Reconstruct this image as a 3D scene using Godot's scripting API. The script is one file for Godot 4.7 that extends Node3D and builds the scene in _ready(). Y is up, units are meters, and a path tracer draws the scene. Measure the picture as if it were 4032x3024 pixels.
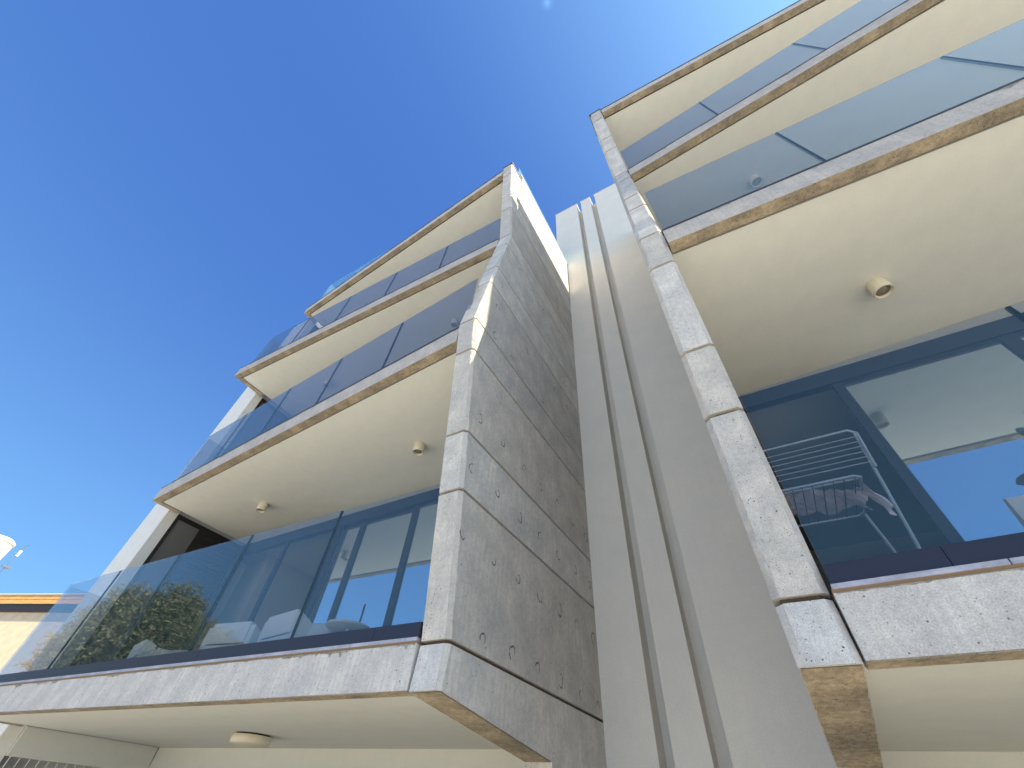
extends Node3D
# Two folded-concrete apartment blocks joined by a rendered tower, seen from the pavement.
# World: x along the street front, y up, z out of the facade; the eye stands at (0, EYE, 0).

const EYE := 1.75
var rng := RandomNumberGenerator.new()
var M := {}
var taken := {}
var tone := 1

# ---------------------------------------------------------------- helpers
func numbered(called: String) -> String:
	var k: int = taken.get(called, 0)
	taken[called] = k + 1
	return called if k == 0 else "%s_%03d" % [called, k]

func thing(called: String, label: String, category: String, at := Vector3.ZERO, group := "") -> Node3D:
	var o := Node3D.new()
	o.name = numbered(called)
	o.position = at
	add_child(o, true)
	o.set_meta("label", label)
	o.set_meta("category", category)
	if group != "":
		o.set_meta("group", group)
	return o

func mb() -> SurfaceTool:
	var st := SurfaceTool.new()
	st.begin(Mesh.PRIMITIVE_TRIANGLES)
	st.set_smooth_group(-1)
	return st

func build(st: SurfaceTool, called: String, mat: Material, parent: Node) -> MeshInstance3D:
	st.generate_normals()
	var o := MeshInstance3D.new()
	o.mesh = st.commit()
	o.material_override = mat
	o.name = called
	parent.add_child(o, true)
	return o

func place(mesh: Mesh, called: String, mat: Material, parent: Node, xf := Transform3D()) -> MeshInstance3D:
	var o := MeshInstance3D.new()
	o.mesh = mesh
	o.material_override = mat
	o.name = called
	o.transform = xf
	parent.add_child(o, true)
	return o

# a, b, c, d run counter-clockwise seen from outside
func quad(st: SurfaceTool, a: Vector3, b: Vector3, c: Vector3, d: Vector3) -> void:
	for p in [a, c, b, a, d, c]:
		st.add_vertex(p)

func tri(st: SurfaceTool, a: Vector3, b: Vector3, c: Vector3) -> void:
	for p in [a, c, b]:
		st.add_vertex(p)

func box(st: SurfaceTool, lo: Vector3, hi: Vector3) -> void:
	plan(st, [Vector2(lo.x, hi.z), Vector2(hi.x, hi.z), Vector2(hi.x, lo.z), Vector2(lo.x, lo.z)], lo.y, hi.y)

# plan polygon (x, z), counter-clockwise seen from above with z towards the viewer (front edge left to right first), extruded y0..y1
func plan(st: SurfaceTool, pts: Array, y0: float, y1: float) -> void:
	var n := pts.size()
	for i in n:
		var a: Vector2 = pts[i]
		var b: Vector2 = pts[(i + 1) % n]
		quad(st, Vector3(a.x, y0, a.y), Vector3(b.x, y0, b.y), Vector3(b.x, y1, b.y), Vector3(a.x, y1, a.y))
	for i in range(1, n - 1):
		var a: Vector2 = pts[0]
		var b: Vector2 = pts[i]
		var c: Vector2 = pts[i + 1]
		tri(st, Vector3(a.x, y1, a.y), Vector3(b.x, y1, b.y), Vector3(c.x, y1, c.y))
		tri(st, Vector3(a.x, y0, a.y), Vector3(c.x, y0, c.y), Vector3(b.x, y0, b.y))

# polygon in (y, z) lofted along x; the first `nf` points are the front edge and are set back by the chamfer at both ends
func loft_x(st: SurfaceTool, poly: PackedVector2Array, nf: int, xl: float, xr: float, cl: float, cr: float, rough: float) -> void:
	var n := poly.size()
	var xs := [xl, xl + cl, xr - cr, xr]
	var rows := []
	var jl := []
	var jr := []
	for i in n:
		jl.append(1.0 + rng.randf_range(-rough, rough * 1.6))
		jr.append(1.0 + rng.randf_range(-rough, rough * 1.6))
	for k in 4:
		var row := PackedVector3Array()
		for i in n:
			var p := poly[i]
			var x: float = xs[k]
			var z := p.y
			if i < nf:
				if k == 0: z -= cl * jl[i]
				elif k == 3: z -= cr * jr[i]
				elif k == 1: x = xl + cl * jl[i]
				else: x = xr - cr * jr[i]
			row.append(Vector3(x, p.x, z))
		rows.append(row)
	for k in 3:
		for i in n:
			var j := (i + 1) % n
			quad(st, rows[k][i], rows[k + 1][i], rows[k + 1][j], rows[k][j])
	for k in [0, 3]:
		var flat := PackedVector2Array()
		for p in rows[k]:
			flat.append(Vector2(p.y, p.z))
		var idx := Geometry2D.triangulate_polygon(flat)
		for t in range(0, idx.size(), 3):
			var a: Vector3 = rows[k][idx[t]]
			var b: Vector3 = rows[k][idx[t + 1]]
			var c: Vector3 = rows[k][idx[t + 2]]
			var out := (b - a).cross(c - a).x > 0.0
			if out == (k == 3): tri(st, a, b, c)
			else: tri(st, a, c, b)

func tube(st: SurfaceTool, path: Array, r: float, sides := 8) -> void:
	var rings := []
	for i in path.size():
		var d: Vector3
		if i == 0: d = path[1] - path[0]
		elif i == path.size() - 1: d = path[i] - path[i - 1]
		else: d = (path[i + 1] - path[i]).normalized() + (path[i] - path[i - 1]).normalized()
		d = d.normalized()
		var u := d.cross(Vector3.UP if absf(d.y) < 0.9 else Vector3.RIGHT).normalized()
		var v := u.cross(d)
		var ring := []
		for s in sides:
			var a := TAU * s / sides
			ring.append(path[i] + (u * cos(a) + v * sin(a)) * r)
		rings.append(ring)
	st.set_smooth_group(1)
	for i in path.size() - 1:
		for s in sides:
			var t := (s + 1) % sides
			quad(st, rings[i][s], rings[i + 1][s], rings[i + 1][t], rings[i][t])
	st.set_smooth_group(-1)
	for s in range(1, sides - 1):
		tri(st, rings[0][0], rings[0][s], rings[0][s + 1])
		var e: int = path.size() - 1
		tri(st, rings[e][0], rings[e][s + 1], rings[e][s])

# profile points (radius, height) turned about y, from the bottom up
func lathe(st: SurfaceTool, prof: Array, at: Vector3, sides := 32, smooth := true) -> void:
	st.set_smooth_group(1 if smooth else -1)
	for i in prof.size() - 1:
		var p: Vector2 = prof[i]
		var q: Vector2 = prof[i + 1]
		for s in sides:
			var a := TAU * s / sides
			var b := TAU * (s + 1) / sides
			var p0 := at + Vector3(cos(a) * p.x, p.y, -sin(a) * p.x)
			var p1 := at + Vector3(cos(b) * p.x, p.y, -sin(b) * p.x)
			var q0 := at + Vector3(cos(a) * q.x, q.y, -sin(a) * q.x)
			var q1 := at + Vector3(cos(b) * q.x, q.y, -sin(b) * q.x)
			if p.x < 1e-5: tri(st, p0, q1, q0)
			elif q.x < 1e-5: tri(st, p0, p1, q0)
			else: quad(st, p0, p1, q1, q0)
	st.set_smooth_group(-1)

# ---------------------------------------------------------------- textures and materials
func noise_bytes(w: int, h: int, freq: float, oct: int, sd: int, sx := 1, sy := 1) -> PackedByteArray:
	var n := FastNoiseLite.new()
	n.noise_type = FastNoiseLite.TYPE_SIMPLEX_SMOOTH
	n.seed = sd
	n.frequency = freq
	n.fractal_octaves = oct
	var im := n.get_seamless_image(w / sx, h / sy)
	im.convert(Image.FORMAT_L8)
	if sx > 1 or sy > 1:
		im.resize(w, h, Image.INTERPOLATE_CUBIC)
	return im.get_data()

# concrete: patches, grain, down-running streaks, blowholes; returns [albedo, height]
func concrete(size: int, base: Color, patch: float, grain: float, streak: float, pits: int, pit_tone: float, warm: float, sd: int, along_x := false) -> Array:
	var big := noise_bytes(size, size, 0.006, 4, sd)
	var mid := noise_bytes(size, size, 0.045, 4, sd + 1)
	var fine := noise_bytes(size, size, 0.22, 2, sd + 2)
	var run := noise_bytes(size, size, 0.05, 3, sd + 3, 16 if along_x else 1, 1 if along_x else 16)
	var pit := PackedFloat32Array()
	pit.resize(size * size)
	var r := RandomNumberGenerator.new()
	r.seed = sd * 77 + 5
	for i in pits:
		var cx := r.randi_range(0, size - 1)
		var cy := r.randi_range(0, size - 1)
		var rad := r.randf_range(0.5, 1.3) if r.randf() < 0.88 else r.randf_range(1.3, 2.3)
		var e := r.randf_range(0.6, 1.0)
		var w := int(ceil(rad))
		for dy in range(-w, w + 1):
			for dx in range(-w, w + 1):
				var d := sqrt(dx * dx * e + dy * dy)
				if d <= rad:
					var at := ((cy + dy + size) % size) * size + (cx + dx + size) % size
					pit[at] = maxf(pit[at], clampf(rad - d + 0.4, 0.0, 1.0))
	var px := PackedByteArray()
	px.resize(size * size * 3)
	var ht := PackedByteArray()
	ht.resize(size * size)
	for i in size * size:
		var b := big[i] / 255.0 - 0.5
		var m := mid[i] / 255.0 - 0.5
		var f := fine[i] / 255.0 - 0.5
		var s := run[i] / 255.0 - 0.5
		var v := 1.0 + patch * (b * 1.0 + m * 0.8) + grain * f + streak * s * (0.6 + b)
		var p := pit[i]
		v *= 1.0 - pit_tone * p
		var w := warm * (b - m * 0.6)
		px[i * 3] = clampi(int(base.r * (v + w) * 255.0), 0, 255)
		px[i * 3 + 1] = clampi(int(base.g * (v + w * 0.25) * 255.0), 0, 255)
		px[i * 3 + 2] = clampi(int(base.b * (v - w * 0.8) * 255.0), 0, 255)
		ht[i] = clampi(int(150.0 + m * 40.0 + f * 60.0 + s * 20.0 - p * 110.0), 0, 255)
	return [Image.create_from_data(size, size, false, Image.FORMAT_RGB8, px), Image.create_from_data(size, size, false, Image.FORMAT_L8, ht)]

func textured(called: String, t: Array, scale: float, rough: float, relief: float) -> StandardMaterial3D:
	var m := StandardMaterial3D.new()
	m.resource_name = called
	m.albedo_texture = ImageTexture.create_from_image(t[0])
	m.heightmap_enabled = relief > 0.0
	if relief > 0.0:
		m.heightmap_texture = ImageTexture.create_from_image(t[1])
		m.heightmap_scale = relief
	m.uv1_triplanar = true
	m.uv1_world_triplanar = true
	m.uv1_triplanar_sharpness = 8.0
	m.uv1_scale = Vector3.ONE * scale
	m.roughness = rough
	m.metallic_specular = 0.35
	return m

func plain(called: String, lin: Color, rough: float, metal := 0.0) -> StandardMaterial3D:
	var m := StandardMaterial3D.new()
	m.resource_name = called
	m.albedo_color = lin.linear_to_srgb()
	m.roughness = rough
	m.metallic = metal
	return m

func glass(called: String, lin: Color, alpha: float, metal: float) -> StandardMaterial3D:
	var m := plain(called, lin, 0.015, metal)
	m.transparency = BaseMaterial3D.TRANSPARENCY_ALPHA
	m.albedo_color.a = alpha
	return m

func materials() -> void:
	M.side = textured("side_concrete", concrete(1024, Color(0.775, 0.752, 0.72), 0.14, 0.18, 0.11, 900, 0.3, 0.02, 11), 0.36, 0.85, 0.12)
	M.front = textured("front_concrete", concrete(1024, Color(0.79, 0.772, 0.745), 0.14, 0.26, 0.07, 3000, 0.6, 0.02, 23), 0.55, 0.85, 0.15)
	M.edge = textured("slab_edge_concrete", concrete(1024, Color(0.775, 0.754, 0.724), 0.13, 0.24, 0.13, 2200, 0.5, 0.03, 29), 0.5, 0.85, 0.15)
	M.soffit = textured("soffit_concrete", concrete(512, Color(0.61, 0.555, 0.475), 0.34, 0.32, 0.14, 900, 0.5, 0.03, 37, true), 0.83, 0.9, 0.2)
	M.plaster = textured("cream_render", concrete(512, Color(0.845, 0.838, 0.80), 0.025, 0.05, 0.01, 0, 0.0, 0.005, 51), 1.3, 0.92, 0.06)
	M.tower = textured("tower_render", concrete(512, Color(0.905, 0.882, 0.835), 0.022, 0.05, 0.015, 0, 0.0, 0.01, 59), 0.45, 0.92, 0.08)
	M.white = textured("white_render", concrete(512, Color(0.905, 0.895, 0.865), 0.03, 0.05, 0.01, 0, 0.0, 0.005, 57), 1.1, 0.92, 0.06)
	M.stucco = textured("neighbour_stucco", concrete(512, Color(0.86, 0.78, 0.67), 0.08, 0.15, 0.02, 300, 0.2, 0.03, 63), 0.8, 0.95, 0.5)
	M.wood = textured("fascia_wood", concrete(512, Color(0.87, 0.65, 0.39), 0.12, 0.08, 0.3, 60, 0.4, 0.04, 71, true), 1.0, 0.6, 0.05)
	M.tile = textured("grey_marble_tile", concrete(512, Color(0.66, 0.66, 0.70), 0.15, 0.08, 0.2, 0, 0.0, 0.02, 83, true), 1.2, 0.35, 0.0)
	M.paving = textured("pale_paving", concrete(512, Color(0.80, 0.79, 0.765), 0.1, 0.12, 0.0, 400, 0.25, 0.02, 91), 0.25, 0.9, 0.1)
	M.dark_ground = textured("added_dark_ground", concrete(512, Color(0.30, 0.295, 0.285), 0.12, 0.4, 0.0, 900, 0.3, 0.0, 97), 0.5, 0.95, 0.2)  # dark tone for the added floor that cuts bounced light
	for k in 4:
		var a: StandardMaterial3D = M.side.duplicate()
		a.albedo_color = [Color(1, 1, 1), Color(0.955, 0.95, 0.945), Color(0.98, 0.985, 0.99), Color(0.925, 0.925, 0.93)][k]
		a.uv1_offset = Vector3(0.37, 0.21, 0.53) * k
		M["side%d" % k] = a
		var b: StandardMaterial3D = M.front.duplicate()
		b.albedo_color = [Color(1, 1, 1), Color(0.96, 0.955, 0.945), Color(0.985, 0.985, 0.98), Color(0.935, 0.935, 0.935)][k]
		b.uv1_offset = Vector3(0.29, 0.47, 0.11) * k
		M["front%d" % k] = b
		var e: StandardMaterial3D = M.edge.duplicate()
		e.albedo_color = [Color(1, 1, 1), Color(0.95, 0.945, 0.93), Color(0.98, 0.98, 0.98), Color(0.94, 0.93, 0.92)][k]
		e.uv1_offset = Vector3(0.31, 0.17, 0.23) * k
		M["edge%d" % k] = e
	M.dirt = textured("dirt", concrete(512, Color(0.60, 0.57, 0.52), 0.3, 0.4, 0.3, 300, 0.3, 0.02, 103), 1.1, 0.95, 0.0)
	M.joint = plain("joint_sealant", Color(0.10, 0.075, 0.05), 0.9)
	M.rust = plain("sealant_line", Color(0.27, 0.17, 0.09), 0.85)
	M.mark = plain("tie_mark", Color(0.13, 0.12, 0.11), 0.95)
	M.alu = plain("navy_grey_aluminium", Color(0.030, 0.032, 0.048), 0.42, 0.25)
	M.frame = plain("dark_brown_frame", Color(0.016, 0.012, 0.011), 0.5)
	M.coping = plain("dark_metal_coping", Color(0.10, 0.09, 0.085), 0.5, 0.4)
	M.cap = plain("white_metal_cap", Color(0.66, 0.64, 0.61), 0.4)
	M.lamp = plain("cream_lamp_paint", Color(0.66, 0.60, 0.46), 0.5)
	M.lens = plain("frosted_lamp_glass", Color(0.30, 0.27, 0.22), 0.3)
	M.rail = glass("clear_balustrade_glass", Color(0.05, 0.10, 0.10), 0.165, 0.0)
	M.smoked = glass("grey_balustrade_glass", Color(0.085, 0.115, 0.085), 0.27, 0.02)
	M.clear = glass("clear_roof_glass", Color(0.30, 0.60, 0.64), 0.22, 0.0)
	M.pane = glass("coated_window_glass", Color(0.62, 0.74, 0.84), 0.10, 0.90)
	M.gasket = plain("dark_glass_edge", Color(0.008, 0.018, 0.026), 0.3)
	M.frosted = plain("grey_frosted_pane", Color(0.13, 0.13, 0.125), 0.35)
	M.steel = plain("painted_steel_tube", Color(0.40, 0.43, 0.45), 0.35, 0.3)
	M.cloth = plain("mauve_cotton", Color(0.72, 0.60, 0.64), 0.95)
	M.chair = plain("white_resin", Color(0.68, 0.69, 0.68), 0.5)
	M.cushion = plain("white_cushion", Color(0.62, 0.63, 0.62), 0.9)
	M.leaf = plain("dark_leaf", Color(0.012, 0.016, 0.018), 0.35)
	M.pot = plain("grey_pot", Color(0.35, 0.35, 0.36), 0.7)
	M.tank = plain("cream_plastic_tank", Color(0.60, 0.54, 0.42), 0.6)
	M.pipe = plain("galvanised_pipe", Color(0.10, 0.11, 0.13), 0.5, 0.2)
	M.bark = plain("olive_bark", Color(0.16, 0.13, 0.10), 0.95)
	M.floor = plain("room_floor", Color(0.30, 0.27, 0.23), 0.6)
	M.room = plain("room_paint", Color(0.50, 0.49, 0.46), 0.9)
	M.dark = plain("dark_curtain", Color(0.03, 0.036, 0.055), 0.9)
	M.olive = plain("olive_leaf", Color(0.155, 0.170, 0.105), 0.55)
	M.olive.backlight_enabled = true
	M.olive.backlight = Color(0.16, 0.18, 0.08)

# ---------------------------------------------------------------- the folded front, all heights above the eye
const LV := {"m": 0.543, "l": 0.808, "k": 1.863, "j": 2.431, "i": 3.478, "h": 3.978, "g": 5.036, "f": 5.604, "e": 6.651, "d": 7.151, "c": 8.209, "b": 8.777, "a": 9.824, "t": 10.33}
func fin_z(y: float) -> float:
	var k := [[0.543, -2.36], [0.808, -2.383], [3.978, -1.970], [7.151, -2.366], [10.33, -2.02]]
	for i in 4:
		if y <= k[i + 1][0] or i == 3:
			return lerpf(k[i][1], k[i + 1][1], (y - k[i][0]) / (k[i + 1][0] - k[i][0]))
	return -2.0

const BACK := -9.0
const GAP := 0.0135

func fin_panel(block: Node3D, lo: String, hi: String, xl: float, xr: float, cl: float, cr: float, back: float) -> void:
	var y0: float = LV[lo] + (GAP if lo != "m" else 0.0)
	var y1: float = LV[hi] - (GAP if hi != "t" else 0.0)
	var n := maxi(3, int((y1 - y0) / 0.045))
	var poly := PackedVector2Array()
	for i in n + 1:
		var y := lerpf(y0, y1, float(i) / n)
		poly.append(Vector2(y + EYE, fin_z(y)))
	poly.append(Vector2(y1 + EYE, back))
	if lo == "m":
		poly.append(Vector2(0.0, back))
		poly.append(Vector2(0.0, -3.87))
		poly.append(Vector2(0.385 + EYE, -3.868))
	else:
		poly.append(Vector2(y0 + EYE, back))
	var st := mb()
	loft_x(st, poly, n + 1, xl, xr, cl, cr, 0.2)
	tone = (tone * 5 + 3) % 17
	build(st, "wall_panel", M["side%d" % (tone % 4)], block)
	# the narrow front face of the wall, cast against a smoother form
	var f := mb()
	for i in n:
		var p := poly[i]
		var q := poly[i + 1]
		var e := 0.003
		var wl := cl * 1.25
		var wr := cr * 1.25
		quad(f, Vector3(xl + wl, p.x, p.y + e), Vector3(xr - wr, p.x, p.y + e), Vector3(xr - wr, q.x, q.y + e), Vector3(xl + wl, q.x, q.y + e))
		quad(f, Vector3(xl + wl, q.x, q.y - 0.004), Vector3(xr - wr, q.x, q.y - 0.004), Vector3(xr - wr, p.x, p.y - 0.004), Vector3(xl + wl, p.x, p.y - 0.004))
		quad(f, Vector3(xr - wr, p.x, p.y + e), Vector3(xr - wr, p.x, p.y - 0.004), Vector3(xr - wr, q.x, q.y - 0.004), Vector3(xr - wr, q.x, q.y + e))
		quad(f, Vector3(xl + wl, p.x, p.y - 0.004), Vector3(xl + wl, p.x, p.y + e), Vector3(xl + wl, q.x, q.y + e), Vector3(xl + wl, q.x, q.y - 0.004))
	build(f, "front_face", M["front%d" % (tone % 4)], block)

func fin_block(block: Node3D, lo: String, hi: String, xl: float, xr: float, zf: float, zb: float, top := 0.0) -> void:
	var st := mb()
	box(st, Vector3(xl, LV[lo] + GAP + EYE, zb), Vector3(xr, (LV[hi] - GAP if top == 0.0 else top) + EYE, zf))
	build(st, "wall_panel", M["side%d" % (tone % 4)], block)

func side_wall(block: Node3D, xl: float, xr: float, cl: float, cr: float) -> void:
	var names := ["m", "l", "k", "j", "i", "h", "g", "f", "e", "d", "c", "b", "a", "t"]
	for i in names.size() - 1:
		var split: bool = names[i] in ["b", "a"]
		fin_panel(block, names[i], names[i + 1], xl, xr, cl, cr, -2.470 if split else BACK)
		if split:
			fin_block(block, names[i], names[i + 1], xl, xr, -2.490, BACK, 10.25 if names[i] == "a" else 0.0)
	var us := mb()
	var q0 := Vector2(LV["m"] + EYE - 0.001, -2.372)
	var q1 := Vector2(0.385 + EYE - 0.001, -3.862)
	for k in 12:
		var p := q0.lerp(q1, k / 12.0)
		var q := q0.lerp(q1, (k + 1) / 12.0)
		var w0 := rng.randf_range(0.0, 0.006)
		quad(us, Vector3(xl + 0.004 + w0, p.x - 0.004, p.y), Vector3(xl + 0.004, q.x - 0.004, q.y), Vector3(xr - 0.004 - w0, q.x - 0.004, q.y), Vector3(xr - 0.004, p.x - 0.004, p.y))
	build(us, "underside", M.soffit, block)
	# the recessed sealant that shows in the joints
	var st := mb()
	var poly := PackedVector2Array()
	var ys := [0.60, 0.808, 3.978, 7.151, 10.24]
	for y in ys:
		poly.append(Vector2(y + EYE, fin_z(y) - 0.026))
	poly.append(Vector2(10.24 + EYE, BACK + 0.05))
	poly.append(Vector2(0.60 + EYE, BACK + 0.05))
	loft_x(st, poly, ys.size(), xl + 0.028, xr - 0.028, 0.012, 0.012, 0.0)
	build(st, "joint_sealant", M.joint, block)

# one storey's slab edge: front line from the side wall to the free end
func slab(block: Node3D, xa: float, za: float, xb: float, zb: float, top: float, lower: bool, free_end: bool) -> void:
	# xa < xb; za, zb front line heights in plan
	var y1 := top + EYE
	var y0 := top - 0.263 + EYE
	var fr := func(x: float, inset: float) -> Vector2: return Vector2(x, lerpf(za, zb, (x - xa) / (xb - xa)) - inset)
	var back := -2.86
	var st := mb()
	var ba := xa if free_end else xa + 0.011
	var bb := xb - 0.011 if free_end else xb
	plan(st, [fr.call(ba, 0.0), fr.call(bb, 0.0), fr.call(bb, 0.115), fr.call(ba, 0.115)], y0 + 0.006, y1)
	if free_end:
		var x0 := xa
		plan(st, [Vector2(x0, fr.call(x0, 0.116).y), Vector2(x0 + 0.11, fr.call(x0 + 0.11, 0.116).y), Vector2(x0 + 0.11, back), Vector2(x0, back)], y0 + 0.006, y1)
	var beam := build(st, "edge_beam", M["edge%d" % (int(top) % 4)], block)
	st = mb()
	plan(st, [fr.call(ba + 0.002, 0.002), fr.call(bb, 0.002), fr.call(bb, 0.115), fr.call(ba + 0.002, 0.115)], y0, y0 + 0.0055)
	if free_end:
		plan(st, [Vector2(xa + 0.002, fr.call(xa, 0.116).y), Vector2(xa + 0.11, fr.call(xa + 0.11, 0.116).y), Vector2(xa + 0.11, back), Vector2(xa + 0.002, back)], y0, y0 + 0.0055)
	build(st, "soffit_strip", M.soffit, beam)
	# rain-washed dirt that has crept down from the top arris, ragged and in drips
	st = mb()
	var dn := FastNoiseLite.new()
	dn.seed = int(top * 10.0) + int(xa * 7.0)
	dn.frequency = 1.0
	var steps := int((bb - ba) / 0.018)
	var drop := func(x: float) -> float:
		var a := maxf(0.0, dn.get_noise_2d(x * 2.2, 0.0) + 0.15)
		var b := maxf(0.0, dn.get_noise_2d(x * 19.0, 7.0))
		return 0.004 + 0.05 * a * a + 0.13 * a * b * b * 2.0
	for k in steps:
		var p := lerpf(ba + 0.01, bb - 0.01, float(k) / steps)
		var q := lerpf(ba + 0.01, bb - 0.01, float(k + 1) / steps)
		var p2: Vector2 = fr.call(p, -0.0014)
		var q2: Vector2 = fr.call(q, -0.0014)
		quad(st, Vector3(p2.x, y1 - drop.call(p), p2.y), Vector3(q2.x, y1 - drop.call(q), q2.y), Vector3(q2.x, y1 - 0.001, q2.y), Vector3(p2.x, y1 - 0.001, p2.y))
	build(st, "dirt_streaks", M.dirt, beam)
	if not lower:
		st = mb()
		plan(st, [fr.call(xa - (0.004 if free_end else 0.0), -0.005), fr.call(xb, -0.005), fr.call(xb, 0.05), fr.call(xa - (0.004 if free_end else 0.0), 0.05)], y1 + 0.0005, y1 + 0.0085)
		build(st, "edge_flashing", M.coping, beam)
	# rendered ceiling, set up a little behind the strip
	st = mb()
	var cx := xa + (0.137 if free_end else 0.0)
	var cb := -4.748 if lower else -4.33
	plan(st, [fr.call(cx, 0.142), fr.call(xb, 0.142), Vector2(xb, cb), Vector2(cx, cb)], y0 + 0.014, y1 - 0.03)
	build(st, "ceiling", M.plaster, block)
	st = mb()
	box(st, Vector3(xa + (0.15 if free_end else 0.001), y0 + 0.0235, BACK + 0.2), Vector3(xb - 0.002, y1 - 0.032, cb - 0.002))
	build(st, "floor_slab", M.room, block)
	# balcony and room floor finish
	st = mb()
	plan(st, [fr.call(xa + 0.14, 0.118), fr.call(xb, 0.118), Vector2(xb, BACK + 0.2), Vector2(xa + 0.14, BACK + 0.2)], y1 - 0.028, y1 - 0.004)
	build(st, "floor_finish", M.floor, block)

func balustrade(block: Node3D, xs: Array, line: Callable, y0: float, y1: float, channel: float, mat: Material, joints: Array = []) -> void:
	var th := 0.017
	var a: float = xs[0]
	var b: float = xs[xs.size() - 1]
	var cuts := [a]
	cuts.append_array(joints)
	cuts.append(b)
	var first: MeshInstance3D = null
	for i in cuts.size() - 1:
		var st := mb()
		var p: float = cuts[i] + 0.0015
		var q: float = cuts[i + 1] - 0.0015
		plan(st, [Vector2(p, line.call(p) + 0.028), Vector2(q, line.call(q) + 0.028), Vector2(q, line.call(q) - 0.045), Vector2(p, line.call(p) - 0.045)], y0 + EYE, y0 + channel + EYE)
		var c := build(st, "base_channel", M.alu, block)
		if first == null: first = c
	for i in xs.size() - 1:
		var st := mb()
		var p: float = xs[i] + (0.010 if i > 0 else 0.004)
		var q: float = xs[i + 1] - (0.010 if i < xs.size() - 2 else 0.004)
		plan(st, [Vector2(p, line.call(p) + th / 2), Vector2(q, line.call(q) + th / 2), Vector2(q, line.call(q) - th / 2), Vector2(p, line.call(p) - th / 2)], y0 + channel + 0.001 + EYE, y1 + EYE)
		build(st, "glass_pane", mat, first)
		if i > 0:
			st = mb()
			plan(st, [Vector2(p - 0.0198, line.call(p) + th / 2), Vector2(p - 0.0002, line.call(p) + th / 2), Vector2(p - 0.0002, line.call(p) - th / 2), Vector2(p - 0.0198, line.call(p) - th / 2)], y0 + channel + 0.001 + EYE, y1 - 0.002 + EYE)
			build(st, "glass_edge", M.gasket, first)

# sliding doors in the plane z: frame all round, leaves with stiles, some slid open
func sliding_doors(block: Node3D, xa: float, xb: float, z: float, y0: float, y1: float, ceil_y: float, posts: Array, closed: Array) -> void:
	var st := mb()
	box(st, Vector3(xa, y1 + EYE, z - 0.10), Vector3(xb, ceil_y + EYE, z))
	box(st, Vector3(xa, y0 + EYE, z - 0.10), Vector3(xb, y0 + 0.05 + EYE, z))
	box(st, Vector3(xa, y0 + 0.05 + EYE, z - 0.10), Vector3(xa + 0.06, y1 + EYE, z))
	box(st, Vector3(xb - 0.06, y0 + 0.05 + EYE, z - 0.10), Vector3(xb, y1 + EYE, z))
	var fr := build(st, "window_frame", M.alu, block)
	for p in posts:
		st = mb()
		var x: float = p[0]
		var w: float = p[1]
		var dz: float = p[2]
		box(st, Vector3(x, y0 + 0.051 + EYE, z - 0.075 + dz), Vector3(x + w, y1 - 0.001 + EYE, z - 0.02 + dz))
		build(st, "door_stile", M.alu, fr)
	for c in closed:
		st = mb()
		var dz: float = c[2]
		box(st, Vector3(c[0], y1 - 0.055 + EYE, z - 0.07 + dz), Vector3(c[1], y1 - 0.002 + EYE, z - 0.025 + dz))
		build(st, "door_rail", M.alu, fr)
		st = mb()
		box(st, Vector3(c[0] + 0.001, y0 + 0.052 + EYE, z - 0.052 + dz), Vector3(c[1] - 0.001, y1 - 0.056 + EYE, z - 0.044 + dz))
		build(st, "glass_pane", M.pane, fr)

func tie_marks(block: Node3D, x: float) -> void:
	var rows := [0.93, 1.52, 2.11, 2.70, 4.12, 4.71, 5.3, 6.2, 6.45]
	for r in rows:
		for k in 7:
			var z := -2.35 - 0.427 * k
			if z > fin_z(r) - 0.05 or (k == 0 and r < 1.2): continue
			if r > 3.0 and rng.randf() < 0.45: continue
			var y: float = r + rng.randf_range(-0.02, 0.02)
			z += rng.randf_range(-0.025, 0.025)
			var rad := rng.randf_range(0.030, 0.048)
			var tall := rng.randf_range(1.0, 1.35)
			var a0 := rng.randf_range(0.0, TAU)
			var span := rng.randf_range(2.6, 5.6)
			var st := mb()
			var n := 14
			var wv := []
			for i in n + 1:
				wv.append(rng.randf_range(0.002, 0.0075) * (1.0 if i > 0 and i < n else 0.3))
			for i in n:
				var a := a0 + span * i / n
				var b := a0 + span * (i + 1) / n
				var w0: float = wv[i]
				var w1: float = wv[i + 1]
				var rr := rad * (1.0 + 0.1 * sin(a * 3.0 + r))
				var rs := rad * (1.0 + 0.1 * sin(b * 3.0 + r))
				var e := x + 0.0016
				quad(st, Vector3(e, y + EYE + sin(a) * (rr - w0) * tall, z + cos(a) * (rr - w0)), Vector3(e, y + EYE + sin(a) * (rr + w0) * tall, z + cos(a) * (rr + w0)), Vector3(e, y + EYE + sin(b) * (rs + w1) * tall, z + cos(b) * (rs + w1)), Vector3(e, y + EYE + sin(b) * (rs - w1) * tall, z + cos(b) * (rs - w1)))
			build(st, "tie_mark", M.mark, block)

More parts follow.
